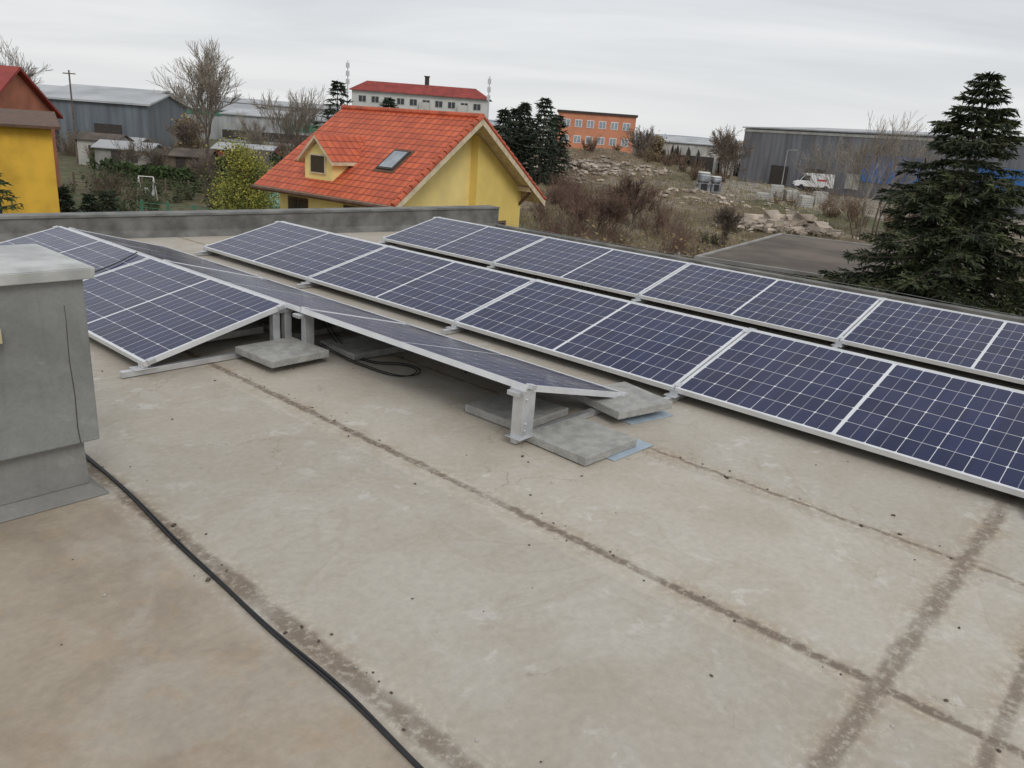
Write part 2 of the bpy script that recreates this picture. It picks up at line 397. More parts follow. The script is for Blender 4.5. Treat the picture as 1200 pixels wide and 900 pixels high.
def paver(cx,cy,rot,z=.006,mo=None,sx=.46,sy=.44):
    e=empty('ballast_paver',rz=RA)
    M=Matrix.Translation((cx,cy,0))@Matrix.Rotation(rot,4,'Z')
    o=MB(); o.box((-sx/2,-sy/2,z),(sx/2,sy/2,z+.05),0,M); o.build('slab',[M_conc],e,bevel=.006)
    if mo:
        o=MB(); o.box((-sx/2+.06+mo[0],-sy/2+.03+mo[1],.002),(sx/2-.03+mo[0],sy/2-.06+mo[1],.0055),0,M); o.build('protective_mat',[M_mat],e)
paver(2.86,4.56,.03,.05); paver(3.50,4.50,-.04,.006); paver(2.83,5.35,.02,.05); paver(3.45,5.2,.05,.006)
paver(3.33,2.32,-.04,.006,(.13,-.075)); paver(3.40,2.86,.02,.006,(-.02,-.02)); paver(3.99,2.50,-.22,.05,(.05,-.03))
for y in (6.9,9.0): paver(2.7,y,0.02,.05); paver(3.5,y,-.03,.05)
for y in (8.4,6.6,4.5,2.4,.4): paver(5.1,y,.02,.05); paver(5.9,y,-.02,.05); paver(7.6,y,.02,.05); paver(8.4,y,0,.05)
def cable(name,pts,r):
    c=bpy.data.curves.new(name,'CURVE');c.dimensions='3D';c.bevel_depth=r;c.bevel_resolution=2;c.resolution_u=8
    for P in pts:
        s=c.splines.new('NURBS');s.points.add(len(P)-1);s.order_u=4;s.use_endpoint_u=True
        for i,p in enumerate(P): s.points[i].co=(*p,1)
    c.materials.append(M_rub)
    ob=bpy.data.objects.new(name,c);col.objects.link(ob);ob.rotation_euler=(0,0,RA)
P=[(1.3,4.6),(1.26,4.1),(1.265,3.60),(1.245,3.14),(1.20,2.70),(1.195,2.32),(1.165,1.96),(1.175,1.59),(1.14,1.24),(1.12,.9),(1.0,.4),(.7,-.3)]
cable('power_cable',[[(x,y,.008) for x,y in P],[(x+.009+.006*math.sin(i*2.1),y+.01,.008+.003*(i%2)) for i,(x,y) in enumerate(P)]],.0054)
L=[(3.2,4.62,.06),(3.22,4.35,.012),(3.24,4.1,.008),(3.24,3.92,.008),(3.30,3.80,.008),(3.42,3.80,.009),(3.50,3.88,.01),(3.50,4.0,.008),(3.42,4.08,.008),(3.34,4.12,.012),(3.30,4.3,.01),(3.34,4.6,.02),(3.4,4.9,.2)]
L2=[(x+.02,y+.03*math.sin(i),z+.004) for i,(x,y,z) in enumerate(L)]
cable('coiled_cable',[L,L2],.0038)
cable('connector_cable',[[(x,y,.10+.26*(x-1.995)/1.03+.012) for x,y in [(2.0,6.3),(2.15,6.5),(2.2,6.8),(2.4,6.95),(2.7,6.9),(3.0,7.1)]]],.005)

# ------------------------------------------------------------------ terrain
def gh(x,y):
    r=math.hypot(x,y); h=GZ
    if y>40: h+= .5*noise.noise(Vector((x*.03,y*.03,0)))*min(1,(y-40)/40)
    def g(cx,cy,sx,sy,a,H):
        dx=(x-cx)*math.cos(a)+(y-cy)*math.sin(a);dy=-(x-cx)*math.sin(a)+(y-cy)*math.cos(a)
        return H*math.exp(-(dx/sx)**2-(dy/sy)**2)
    if 30<y<260:
        h+=g(8,125,22,14,-.25,4.3)+g(24,105,10,8,0,1.0)+g(4,70,12,10,.3,1.2)+g(18,84,9,7,0,1.1)
        rough=min(1,max(0,(y-45)/20))*(1 if x>-8 else .2)
        h+=rough*(.8*noise.noise(Vector((x*.14,y*.14,3)))+.4*noise.noise(Vector((x*.5,y*.5,7))))
    if r>400: h+= -1
    return h
angs=[]
a=-math.pi
while a<math.pi-1e-6:
    angs.append(a); a+= math.radians(.4) if abs(a)<math.radians(45) else math.radians(6)
rad=[2]; 
while rad[-1]<7000: rad.append(rad[-1]*1.028+ .15)
V=[(0,0,GZ)];F=[];C=[(.08,.07,.04)]
for r in rad:
    for a in angs:
        x=r*math.sin(a);y=r*math.cos(a); V.append((x,y,gh(x,y)))
        n=noise.noise(Vector((x*.05,y*.05,1)));n2=noise.noise(Vector((x*.2,y*.2,5)))
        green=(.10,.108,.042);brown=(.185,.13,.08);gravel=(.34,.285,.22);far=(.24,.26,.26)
        if x<-8 and y<200: c=[g*(.65+.3*n2)+b*(.35-.3*n2) for g,b in zip((.085,.11,.038),brown)]
        elif x>.22*y and 85<y<170: 
            w=.75+.5*n2; w=max(0,min(1,w)); c=[g*w+b*(1-w) for g,b in zip((.36,.325,.27),brown)]
        else:
            w=max(0,min(1,.28+1.3*n)); w2=max(0,min(1,n2*2.2)); c=[g*w+b*(1-w) for g,b in zip(green,brown)]; c=[p*(1-w2*.7)+q*w2*.7 for p,q in zip(c,gravel)]
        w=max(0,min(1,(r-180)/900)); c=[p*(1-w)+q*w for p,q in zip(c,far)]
        C.append(tuple(c))
na=len(angs)
for i in range(na): F.append((0,1+(i+1)%na,1+i))
for k in range(len(rad)-1):
    b0=1+k*na;b1=b0+na
    for i in range(na):
        j=(i+1)%na; F.append((b0+i,b0+j,b1+j,b1+i))
me=bpy.data.meshes.new('ground');me.from_pydata(V,[],F)
at=me.color_attributes.new('gcol','FLOAT_COLOR','POINT')
at.data.foreach_set('color',[q for c in C for q in (*c,1)])
m,t,b=newmat('ground_soil')
vc=t.n('ShaderNodeAttribute',attribute_name='gcol').outputs['Color']
ob_=coords(t)
nn=t.noise(ob_,1.3,6,.7); n3=t.noise(ob_,.25,4,.6)
c=t.mix(t.ss(nn,.35,.65),vc,t.mix(1.,vc,(.42,.42,.38),'MULTIPLY'))
c=t.mix(t.ss(n3,.5,.7,0,.4),c,(.18,.14,.09))
t.put(b.inputs['Base Color'],c);b.inputs['Roughness'].default_value=.95
me.materials.append(m);me.polygons.foreach_set('use_smooth',[True]*len(me.polygons))
g=bpy.data.objects.new('ground',me);col.objects.link(g)

# ------------------------------------------------------------------ vegetation
def bare_tree(name,x,y,top,spread=.5,seed=1,thick=.16,levels=5,multi=1,mats=None,twr=.012,splits=3,up=.12,trunk=.30):
    rnd=random.Random(seed); z0=gh(x,y)-.2; H=top-z0; o=MB()
    def rv(): return Vector((rnd.uniform(-1,1),rnd.uniform(-1,1),rnd.uniform(-1,1)))
    def grow(p,d,L,r,lv):
        n=3; q=p
        for i in range(n):
            r1=max(twr,r*(1-.13)); d=(d+rv()*.16+Vector((0,0,.05))).normalized(); q2=q+d*(L/n)
            o.tube(q,q2,r,r1,5 if r>.05 else 3,0 if r>.04 else 1); q=q2; r=r1
            if lv>0 and (i>0 or lv<levels):
                for s in range(1 if i<n-1 else splits):
                    ax=rv(); ax=(ax-ax.dot(d)*d)
                    if ax.length<.1: continue
                    ax.normalize(); k=rnd.uniform(.35,.75)*(spread*2)
                    nd=(d+ax*k+Vector((0,0,up))).normalized()
                    grow(q,nd,L*rnd.uniform(.58,.82),max(twr,r*rnd.uniform(.5,.72)),lv-1)
    for k in range(multi):
        dd=Vector((rnd.uniform(-.3,.3),rnd.uniform(-.3,.3),1)).normalized() if multi>1 else Vector((0,0,1))
        grow(Vector((0,0,0))+ (rv()*.3 if multi>1 else Vector()),dd,H*trunk,thick/(multi**.4),levels)
    mz=max(v[2] for v in o.v); s=H/mz
    o.v=[(v[0]*s,v[1]*s,v[2]*s) for v in o.v]
    return o.build(name,mats or [M_bark,M_twig],loc=(x,y,z0))
def spruce(name,x,y,top,rad_per_m,seed,mat_,detail=1.,rmax=9,zvis=None,size=.07,step=.16,tw=14,tuft=10,nbr=(5,7)):
    rnd=random.Random(seed); z0=gh(x,y)-.1; H=top-z0; o=MB()
    o.tube((0,0,0),(0,0,H),H*.02,.01,8,0)
    z=H*.06 if zvis is None else zvis-z0
    while z<H-.05:
        dep=H-z; R=min(rmax,.12+dep*rad_per_m)
        nb=rnd.randint(*nbr)
        a0=rnd.uniform(0,6.28)
        for b in range(nb):
            a=a0+b*6.283/nb+rnd.uniform(-.3,.3); L=R*rnd.uniform(.55,1.12); dirh=Vector((math.cos(a),math.sin(a),0))
            side=Vector((-dirh.y,dirh.x,0)); up0=rnd.uniform(.05,.3)*(1 if dep<1.5 else .4)-(.0 if dep<1.5 else .12)
            def P(t): return dirh*(L*t)+Vector((0,0,z+L*(up0*t-.32*t*t+.26*t**3)))
            n=4
            for i in range(n): o.tube(P(i/n),P((i+1)/n),.012*L*(1-i/n)+.006,.012*L*(1-(i+1)/n)+.004,3,0)
            m=max(3,int(tw*L/1.5*detail))
            for i in range(m):
                t=.12+.88*(i+rnd.random())/m; base=P(t)
                tl=(L*.34*(1-t*.65)+.06)*rnd.uniform(.6,1.2)
                for sg in (-1,1):
                    dv=(dirh*rnd.uniform(.5,1)+side*sg*rnd.uniform(.4,1)+Vector((0,0,rnd.uniform(-.5,.1)))).normalized()
                    nt=max(2,int(tuft*detail*(.4+tl)))
                    for j in range(nt):
                        c=base+dv*(tl*(j+rnd.random())/nt)
                        u=(dv+Vector((rnd.uniform(-1,1),rnd.uniform(-1,1),rnd.uniform(-.8,.5)))*.8).normalized()
                        w=u.cross(Vector((rnd.uniform(-1,1),rnd.uniform(-1,1),rnd.uniform(-1,1))))
                        if w.length<.1: continue
                        w.normalize(); s=size*rnd.uniform(.6,1.4)
                        o.face([c-w*s*.22,c+w*s*.22,c+u*s*1.4+w*s*.06,c+u*s*1.4-w*s*.06],1)
        z+=step*rnd.uniform(.8,1.25)*(1 if dep>1 else .8)
    return o.build(name,[M_bark,mat_],loc=(x,y,z0))
def leafy(name,x,y,top,rx,mat_,seed,n=5000,size=.12,base=None,lobes=9,loose=.15):
    rnd=random.Random(seed); z0=gh(x,y) if base is None else base; H=top-z0; o=MB()
    o.tube((0,0,-.3),(0,0,H*.5),.08,.05,6,0)
    L=[]
    for i in range(lobes):
        a=rnd.uniform(0,6.28);r=rx*rnd.uniform(.1,.70); zc=H*rnd.uniform(.25,.9); f=1-abs(zc/H-.5)*.8
        L.append((Vector((math.cos(a)*r*f,math.sin(a)*r*f,zc)),rx*rnd.uniform(.18,.46)))
        o.tube((0,0,H*.25),L[-1][0],.04,.015,4,0)
        for q in range(3):
            dv=Vector((rnd.gauss(0,1),rnd.gauss(0,1),rnd.uniform(.2,1.5))).normalized()*rx*.5; o.tube(L[-1][0],L[-1][0]+dv,.015,.006,3,0)
    for i in range(n):
        c,r=L[rnd.randrange(lobes)]
        d=Vector((rnd.gauss(0,1),rnd.gauss(0,1),rnd.gauss(0,1))).normalized()*r*rnd.random()**.5
        p=c+d*(1.15 if rnd.random()>loose else 1.9); u=Vector((rnd.uniform(-1,1),rnd.uniform(-1,1),rnd.uniform(-1,1))).normalized(); w=u.orthogonal().normalized(); s=size*rnd.uniform(.5,1.3)
        o.face([p,p+u*s*.6+w*s*.4,p+u*s*1.2,p+u*s*.6-w*s*.4],1)
    return o.build(name,[M_bark,mat_],loc=(x,y,z0))
def thicket(name,spots,seed,mats,stems=16,tw=.012,leaf=0):
    rnd=random.Random(seed);o=MB()
    for (x,y,h,r) in spots:
        z0=gh(x,y)-.1
        for k in range(stems):
            a=rnd.uniform(0,6.28); d=Vector((math.cos(a)*r/h,math.sin(a)*r/h,1))*rnd.uniform(.6,1); d.z=1
            p=Vector((x+rnd.uniform(-.3,.3)*r,y+rnd.uniform(-.3,.3)*r,z0)); L=h*rnd.uniform(.6,1.05)/3.
            wd=tw*2
            for i in range(3):
                q=p+(d.normalized()+Vector((rnd.uniform(-.2,.2),rnd.uniform(-.2,.2),0)))*L
                o.ribbon(p,q,wd,wd*.75,0)
                for s in range(4):
                    b=p.lerp(q,rnd.random()); dd=(d.normalized()+Vector((rnd.uniform(-1,1),rnd.uniform(-1,1),rnd.uniform(-.2,.7)))).normalized()
                    e2=b+dd*L*rnd.uniform(.4,.9); o.ribbon(b,e2,wd*.55,wd*.3,0)
                    for s2 in range(2):
                        b2=b.lerp(e2,rnd.uniform(.3,1)); o.ribbon(b2,b2+(dd+Vector((rnd.uniform(-1,1),rnd.uniform(-1,1),rnd.uniform(-.2,.7)))).normalized()*L*.4,wd*.35,wd*.2,0)
                    for l in range(leaf):
                        c=b.lerp(e2,rnd.random()); s_=.07*rnd.uniform(.6,1.4); u=Vector((rnd.uniform(-1,1),rnd.uniform(-1,1),rnd.uniform(-1,1))).normalized();w=u.orthogonal().normalized()
                        o.face([c,c+u*s_+w*s_*.5,c+u*s_*2,c+u*s_-w*s_*.5],1)
                p=q;wd*=.7
    return o.build(name,mats)
spruce('spruce_tree',8.15,15.2,3.25,.60,3,M_spr,1.,2.85,zvis=-3.0,size=.078,step=.165,tw=16,tuft=20,nbr=(6,8))
spruce('spruce_tree',-15.2,22.5,-.35,.42,5,M_thuja,.7,2.0,size=.1,step=.25,tw=9,tuft=12)
for (x,y,tp,s) in [(-3.4,100,3.9,11),(-2.0,103,4.5,18),(-.9,101,4.9,12),(1.5,99,5.7,13),(3.3,102,3.8,17)]:
    spruce('pine_tree',x,y,tp,.62,s,M_sprd,.4,1.9,size=.42,step=.4,tw=9,tuft=8)
spruce('pine_tree',-16.6,70,4.7,.5,14,M_sprd,.4,2.2,size=.3,step=.35,tw=8,tuft=8)
spruce('pine_tree',-12.6,72,3.6,.5,15,M_sprd,.4,2.2,size=.3,step=.35,tw=8,tuft=8)
PT=[M_bark,M_twigp]
bare_tree('bare_tree',-25.9,65,7.1,.46,61,.17,5,1,PT,twr=.010,up=.18,trunk=.25)
bare_tree('bare_tree',-21.4,75,4.4,.34,22,.12,5,3,PT,twr=.011,splits=2,up=.2)
bare_tree('bare_tree',-48.5,75,6.6,.5,23,.2,5,1,twr=.013)
bare_tree('bare_tree',-52.5,120,5.0,.5,26,.2,4,1,PT,twr=.02)
bare_tree('bare_tree',25.2,60,5.1,.42,31,.12,5,3,PT,twr=.008,splits=2,up=.2)
bare_tree('bare_tree',29.2,66,4.7,.42,32,.12,5,2,PT,twr=.009,splits=2,up=.2)
bare_tree('bare_tree',26,108,4.4,.6,33,.2,5,3,twr=.02,splits=2)
bare_tree('bare_tree',19.5,140,4.2,.6,34,.2,4,3,twr=.03,splits=2)
bare_tree('bare_tree',31,125,3.2,.6,35,.2,4,3,twr=.03,splits=2)
bare_tree('bare_tree',-31,90,1.6,.55,36,.16,5,2,PT,twr=.014,splits=2)
bare_tree('bare_tree',-36,85,1.0,.55,37,.16,4,2,twr=.02,splits=3)
for i,(x,y,tp) in enumerate([(-22.5,56,-.9),(-18.8,52,-1.2),(-28.5,62,-.6),(-16.5,58,-.5),(-33,66,-1.),(-19.8,68,.3),(-24,46,-2.0)]):
    bare_tree('bare_tree',x,y,tp,.6,70+i,.10,4,3,twr=.010,splits=2,mats=[M_bark,M_twigr if i%2 else M_twig])
bare_tree('bare_tree',8.0,56,-.6,.65,39,.14,5,3,twr=.011,splits=2,mats=[M_bark,M_twigr])
bare_tree('bare_tree',5.2,50,-1.2,.65,45,.12,5,3,twr=.011,splits=2,mats=[M_bark,M_twigr])
bare_tree('bare_tree',12.8,50,-1.8,.65,40,.12,4,3,twr=.012,splits=3,mats=[M_bark,M_twig])
leafy('yellow_green_tree',-13.4,38,.15,1.9,M_ylf,41,14000,.09,lobes=26,loose=.28)
leafy('autumn_tree',23.2,150,3.0,3.2,M_olf,42,2600,.4)
leafy('autumn_tree',-39,92,0,2.2,M_olf,43,1800,.3)
leafy('autumn_tree',-18.5,60,-1.2,1.8,M_thuja,44,1800,.2)
R=random.Random(5)
sp=[(R.uniform(1.0,10.5),R.uniform(38,70),R.uniform(1.3,2.7),R.uniform(.9,1.8)) for i in range(56)]
thicket('bramble_thicket',sp,1,[M_twigr,M_olf],20,.010)
sp=[(x,R.uniform(23.5,29),R.uniform(2.3,3.1),R.uniform(.6,1.1)) for x in [R.uniform(-.2,6.6) for i in range(38)]]
thicket('shrub_thicket',sp,2,[M_twig,M_olf],18,.0055,2)
sp=[(R.uniform(11,30),R.uniform(40,56),R.uniform(.8,1.7),R.uniform(.6,1.1)) for i in range(26)]
thicket('shrub_thicket',sp,3,[M_twigr,M_thuja],16,.009,1)
sp=[(R.uniform(28,46),R.uniform(68,100),R.uniform(1.5,3.0),R.uniform(.8,1.6)) for i in range(22)]
thicket('shrub_thicket',sp,8,[M_twigr,M_olf],14,.013,1)
sp=[(R.uniform(-55,-12),R.uniform(76,112),R.uniform(1.2,3.4),R.uniform(1,2.2)) for i in range(80)]
thicket('shrub_thicket',sp,4,[M_twig,M_olf],14,.016,1)
sp=[(R.uniform(-32,-9),R.uniform(36,72),R.uniform(.9,2.1),R.uniform(.5,1.2)) for i in range(64)]
thicket('garden_shrubs',sp,6,[M_twig,M_thuja],12,.010,3)
sp=[(R.uniform(-6,30),R.uniform(100,150),R.uniform(1.0,2.4),R.uniform(1.,2.2)) for i in range(50)]
thicket('shrub_thicket',sp,7,[M_twigr,M_olf],14,.024,1)
o=MB(); rr=random.Random(9)
for i in range(24000):
    if rr.random()<.4: x=rr.uniform(0,8);y=rr.uniform(21,34);h=rr.uniform(.5,1.9);w=.012
    else: y=34+rr.random()**1.3*90; x=rr.uniform(-.05,.42)*y;h=rr.uniform(.15,.55);w=.0005*y+.01
    z=gh(x,y)-.05; o.face([(x-w,y,z),(x+w,y+w,z),(x+rr.uniform(-.3,.3)*h,y+rr.uniform(-.3,.3)*h,z+h)])
o.build('dry_grass',[M_reed])
def hedge(name,p,q,h,wd,n,seed,mat_=M_thuja,size=.2):
    rnd=random.Random(seed);o=MB();p=Vector(p);q=Vector(q)
    for i in range(n):
        t=rnd.random(); c=p.lerp(q,t); zz=rnd.random(); col_=math.sin(t*(q-p).length*3.8)*.12
        hh=h*(1+.12*noise.noise(Vector((t*20,seed,0)))+col_*.6)
        r=wd*(1-.55*zz)*(1+col_)
        x=c.x+rnd.gauss(0,.5)*r;y=c.y+rnd.gauss(0,.5)*r; z=gh(c.x,c.y)+zz*hh
        u=Vector((rnd.uniform(-.6,.6),rnd.uniform(-.6,.6),rnd.uniform(.1,1))).normalized();w=u.orthogonal().normalized();s=size*rnd.uniform(.6,1.3)
        P=Vector((x,y,z)); o.face([P-w*s*.3,P+w*s*.3,P+u*s+w*s*.15,P+u*s-w*s*.15])
    return o.build(name,[mat_])
hedge('thuja_hedge',(-33,62,0),(-18,60,0),1.5,.7,8000,1,size=.26)
for i,(x,y,tp) in enumerate([(-20.6,35,-2.1),(-19.6,35.4,-2.4),(-18.6,35,-2.0),(-21.6,35.2,-2.3)]):
    spruce('thuja_tree',x,y,tp,.38,50+i,M_sprd,.5,.75,size=.14,step=.2,tw=14,tuft=14)
hedge('thuja_hedge',(-40,74,0),(-26,73,0),1.8,.9,5000,3,size=.3)
def belt(name,y,x0,x1,h,mat_,seed,n=260,dz=0,jag=1.):
    rnd=random.Random(seed);o=MB()
    for i in range(n):
        x=x0+(x1-x0)*i/n; w=(x1-x0)/n*1.6; yy=y+rnd.uniform(-15,15)
        hh=h*(.6+.5*noise.noise(Vector((x*.02,seed,0)))+rnd.uniform(0,.5)*jag)
        for k in range(7):
            cx=x+rnd.uniform(-.5,.5)*w;cz=rnd.uniform(0,hh);s=w*rnd.uniform(.2,.5)
            o.face([(cx-s,yy,GZ-2+dz),(cx+s,yy,GZ-2+dz),(cx+s*.7,yy+rnd.uniform(-2,2),GZ+dz+cz*.8),(cx,yy,GZ+dz+cz),(cx-s*.8,yy,GZ+dz+cz*.75)])
    return o.build(name,[mat_])
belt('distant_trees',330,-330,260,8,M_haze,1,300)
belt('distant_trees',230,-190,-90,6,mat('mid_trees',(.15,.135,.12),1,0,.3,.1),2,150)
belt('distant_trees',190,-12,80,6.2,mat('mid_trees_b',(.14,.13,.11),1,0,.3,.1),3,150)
o=MB(); pr=[]
for i in range(121):
    x=-4200+i*70; pr.append((x,5200,20+46*(.5+noise.noise(Vector((x*.0009,0,2))))+(8 if x<-1500 else 0)))
for a,c in zip(pr,pr[1:]): o.face([(a[0],5200,-40),(c[0],5200,-40),c,a])
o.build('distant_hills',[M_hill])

# ------------------------------------------------------------------ yellow house
e=empty('yellow_house',(-4.38,26.18,0),-.61)
Lh,Wd,zr,ze=7.42,9.0,2.02,-1.04
sl=(zr-ze)/(Wd/2)
o=MB()
def roof_face(o,x0,x1,y0,y1,zf,th,mi=0,ms=1):
    A=[(x0,y0,zf(y0)),(x1,y0,zf(y0)),(x1,y1,zf(y1)),(x0,y1,zf(y1))]
    ln=math.hypot(y1-y0,zf(y1)-zf(y0))
    uv=[(x0,0),(x1,0),(x1,ln),(x0,ln)]
    if y1<y0: A=A[::-1];uv=uv[::-1]
    o.face(A,mi,uv)
    B=[(p[0],p[1],p[2]-th) for p in A]
    o.face(B[::-1],ms)
    for i in range(4):
        j=(i+1)%4; o.face([A[i],B[i],B[j],A[j]],ms)
zf1=lambda y: ze+sl*y
zf2=lambda y: ze+sl*(Wd-y)
roof_face(o,-Lh,0,0,Wd/2,zf1,.16); roof_face(o,-Lh,0,Wd,Wd/2,zf2,.16)
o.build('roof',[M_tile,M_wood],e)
o=MB()
for i in range(24):
    x=-Lh+.02+i*.309; o.tube((x,4.5,zr+.0),(x+.33,4.5,zr+.02),.12,.10,8,0,True)
nv=16
for i in range(nv):
    for (ya,yb,zf) in((4.5*i/nv,4.5*(i+1)/nv,zf1),(9-4.5*i/nv,9-4.5*(i+1)/nv,zf2)):
        o.tube((0.0,ya,zf(ya)+.03),(0.0,yb,zf(yb)+.0),.10,.085,6,0,True)
o.build('ridge_tiles',[mat('ridge_tile',(.50,.10,.04),.6,0,.3,2)],e)
o=MB()
x0,x1,y0,y1=-6.8,-1.0,.75,8.25
gab=lambda x:[(x,y0,GZ-1),(x,y1,GZ-1),(x,y1,zf2(y1)-.17),(x,4.5,zr-.17),(x,y0,zf1(y0)-.17)]
o.prism(gab(x0),(x1-x0,0,0),0)
o.prism([(x1+.001,5.2,GZ-1),(x1+.001,8.2,GZ-1),(x1+.001,8.2,zf2(8.2)-.18),(x1+.001,5.2,zf2(5.2)-.18)],(.35,0,0),1)
o.build('walls',[M_yel,mat('yellow_render_deep',(.82,.62,.18),.9,0,.1,1.)],e)
o=MB()
for zf,ya,yb in((zf1,-.02,4.5),(zf2,9.02,4.5)):
    o.prism([(.012,ya,zf(ya)-.02),(.012,yb,zf(yb)-.02),(.012,yb,zf(yb)-.28),(.012,ya,zf(ya)-.28)],(.04,0,0),0)
for y in (1.0,4.5,8.0): 
    z=(zf1(y) if y<=4.5 else zf2(y))-.36; o.box((-1.2,y-.07,z),(-.05,y+.07,z+.18),0)
for y in (.9,8.1):
    z=zf1(.9)-.35; o.tube((-.95,y,z-.8),(-.15,y,z+.02),.06,.06,4,1)
o.tube((-Lh,-.06,ze-.08),(0,-.06,ze-.08),.075,.075,8,1,True); o.tube((-Lh,9.06,ze-.08),(0,9.06,ze-.08),.075,.075,8,1,True)
o.tube((-.95,.68,ze-.3),(-.95,.68,GZ),.05,.05,8,1)
o.build('barge_boards',[M_wood,M_brown],e)
o=MB(); xc=-4.45; hw=.95; fy=.62; ap=.98; ea=.10
yb=(ap-ze)/sl; ye=(ea-ze)/sl
for sg in(-1,1):
    A=[(xc,fy-.15,ap),(xc,yb,ap),(xc+sg*hw,ye,ea),(xc+sg*hw,fy-.15,ea)]
    uv=[(0,1.3),(yb-fy,1.3),(ye-fy,0),(0,0)]
    if sg>0: A=A[::-1];uv=uv[::-1]
    o.face(A,0,uv); B=[(p[0],p[1],p[2]-.12) for p in A]; o.face(B[::-1],1)
    o.face([A[0],B[0],B[1],A[1]],1);o.face([A[1],B[1],B[2],A[2]],1);o.face([A[2],B[2],B[3],A[3]],1);o.face([A[3],B[3],B[0],A[0]],1)
w=hw-.2
o.prism([(xc-w,fy+.05,zf1(fy)-.05),(xc+w,fy+.05,zf1(fy)-.05),(xc+w,fy+.05,ea+.08),(xc,fy+.05,ap-.18),(xc-w,fy+.05,ea+.08)],(0,2.0,0),2)
o.box((xc-.42,fy+.0,-.38),(xc+.42,fy+.048,.32),1); o.box((xc-.36,fy-.012,-.32),(xc+.36,fy-.002,.26),3)
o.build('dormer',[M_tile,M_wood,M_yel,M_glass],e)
def skyl(o,xc,yc,w,l):
    d=Vector((0,1,sl)).normalized(); n=Vector((0,-sl,1)).normalized(); c=Vector((xc,yc,zf1(yc)))
    M=Matrix(((1,d.x,n.x,c.x),(0,d.y,n.y,c.y),(0,d.z,n.z,c.z),(0,0,0,1)))
    o.box((-w/2,-l/2,0),(w/2,l/2,.07),0,M); o.box((-w/2+.08,-l/2+.08,.071),(w/2-.08,l/2-.08,.085),1,M)
    o.box((-w/2-.1,-l/2-.14,.005),(w/2+.1,l/2+.1,.02),2,M)
o=MB(); skyl(o,-1.9,1.95,.80,1.12); skyl(o,-6.2,1.9,.65,1.0)
o.build('roof_windows',[M_dark,M_glassl,M_brown],e)
o=MB()
for xx in(-5.7,-2.6):
    o.box((xx-.55,.69,-2.5),(xx+.55,.748,-1.35),0);o.box((xx-.47,.672,-2.42),(xx-.03,.688,-1.43),1);o.box((xx+.03,.672,-2.42),(xx+.47,.688,-1.43),1)
o.box((x1+.36,5.6,-3.2),(x1+.40,7.2,-1.9),0);o.box((x1+.401,5.7,-3.1),(x1+.41,7.1,-2.0),1)
o.build('windows',[M_brown,M_glass],e)

# ------------------------------------------------------------------ generic buildings
def windows(o,x0,x1,z0,z1,nx,y,w,h,rows,mi_f=0,mi_g=1):
    for r in range(rows):
        zc=z0+(z1-z0)*(r+.5)/rows
        for i in range(nx):
            xc=x0+(x1-x0)*(i+.5)/nx
            o.box((xc-w/2,y-.06,zc-h/2),(xc+w/2,y-.002,zc+h/2),mi_f)
            o.box((xc-w/2+.12,y-.08,zc-h/2+.12),(xc-.06,y-.061,zc+h/2-.12),mi_g)
            o.box((xc+.06,y-.08,zc-h/2+.12),(xc+w/2-.12,y-.061,zc+h/2-.12),mi_g)
e=empty('orange_office_building',(5.4,170,0),-.06)
o=MB();o.box((0,0,GZ-2),(16,12,5.9));o.build('walls',[M_orange],e)
o=MB();o.box((-.3,-.3,5.9),(16.3,12.3,6.35));o.build('roof_parapet',[M_dark],e)
o=MB();windows(o,.6,15.4,-3.9,5.5,6,0,1.5,1.5,3);o.build('windows',[M_white,M_glassl],e)
o=MB();o.box((-3,1,GZ-2),(-.01,10,4.6));o.build('side_wing',[M_lwall],e)
e=empty('apartment_building',(-44,200,0),.02)
o=MB();o.box((0,0,GZ),(33,12,8.2));o.build('walls',[mat('apartment_render',(.60,.60,.57),.85,0,.12,.3)],e)
o=MB();o.prism([(-.8,-.8,8.2),(-.8,12.8,8.2),(-.8,9.5,10.6),(-.8,2.5,10.6)],(34.6,0,0))
v=o.v
for i,p in enumerate(v):
    if p[2]>10: v[i]=(p[0]+(4 if p[0]<0 else -4),p[1],p[2])
o.build('hip_roof',[M_redroof],e)
o=MB();windows(o,1,32,-4,7.8,10,0,1.9,1.6,4);o.build('windows',[M_lwall,M_glass],e)
o=MB()
for i in (2,5,8): o.box((1+i*3.1,-1.2,-1),(3.4+i*3.1,-.09,6.5))
o.build('balconies',[M_lwall],e)
o=MB();o.box((17,5,10.4),(18,6,12.6));o.box((16.8,4.8,12.6),(18.2,6.2,12.8));o.build('chimney',[M_dark],e)
for (x,y,t0) in((-10.4,192,13.0),(-44.6,198,14.5)):
    o=MB();o.tube((0,0,GZ),(0,0,t0),.22,.12,6); 
    for k in range(3): o.box((-.4,-.2,t0-1.6-k*1.8),(.4,.2,t0-.5-k*1.8))
    o.build('antenna_mast',[M_alu],loc=(x,y,0))
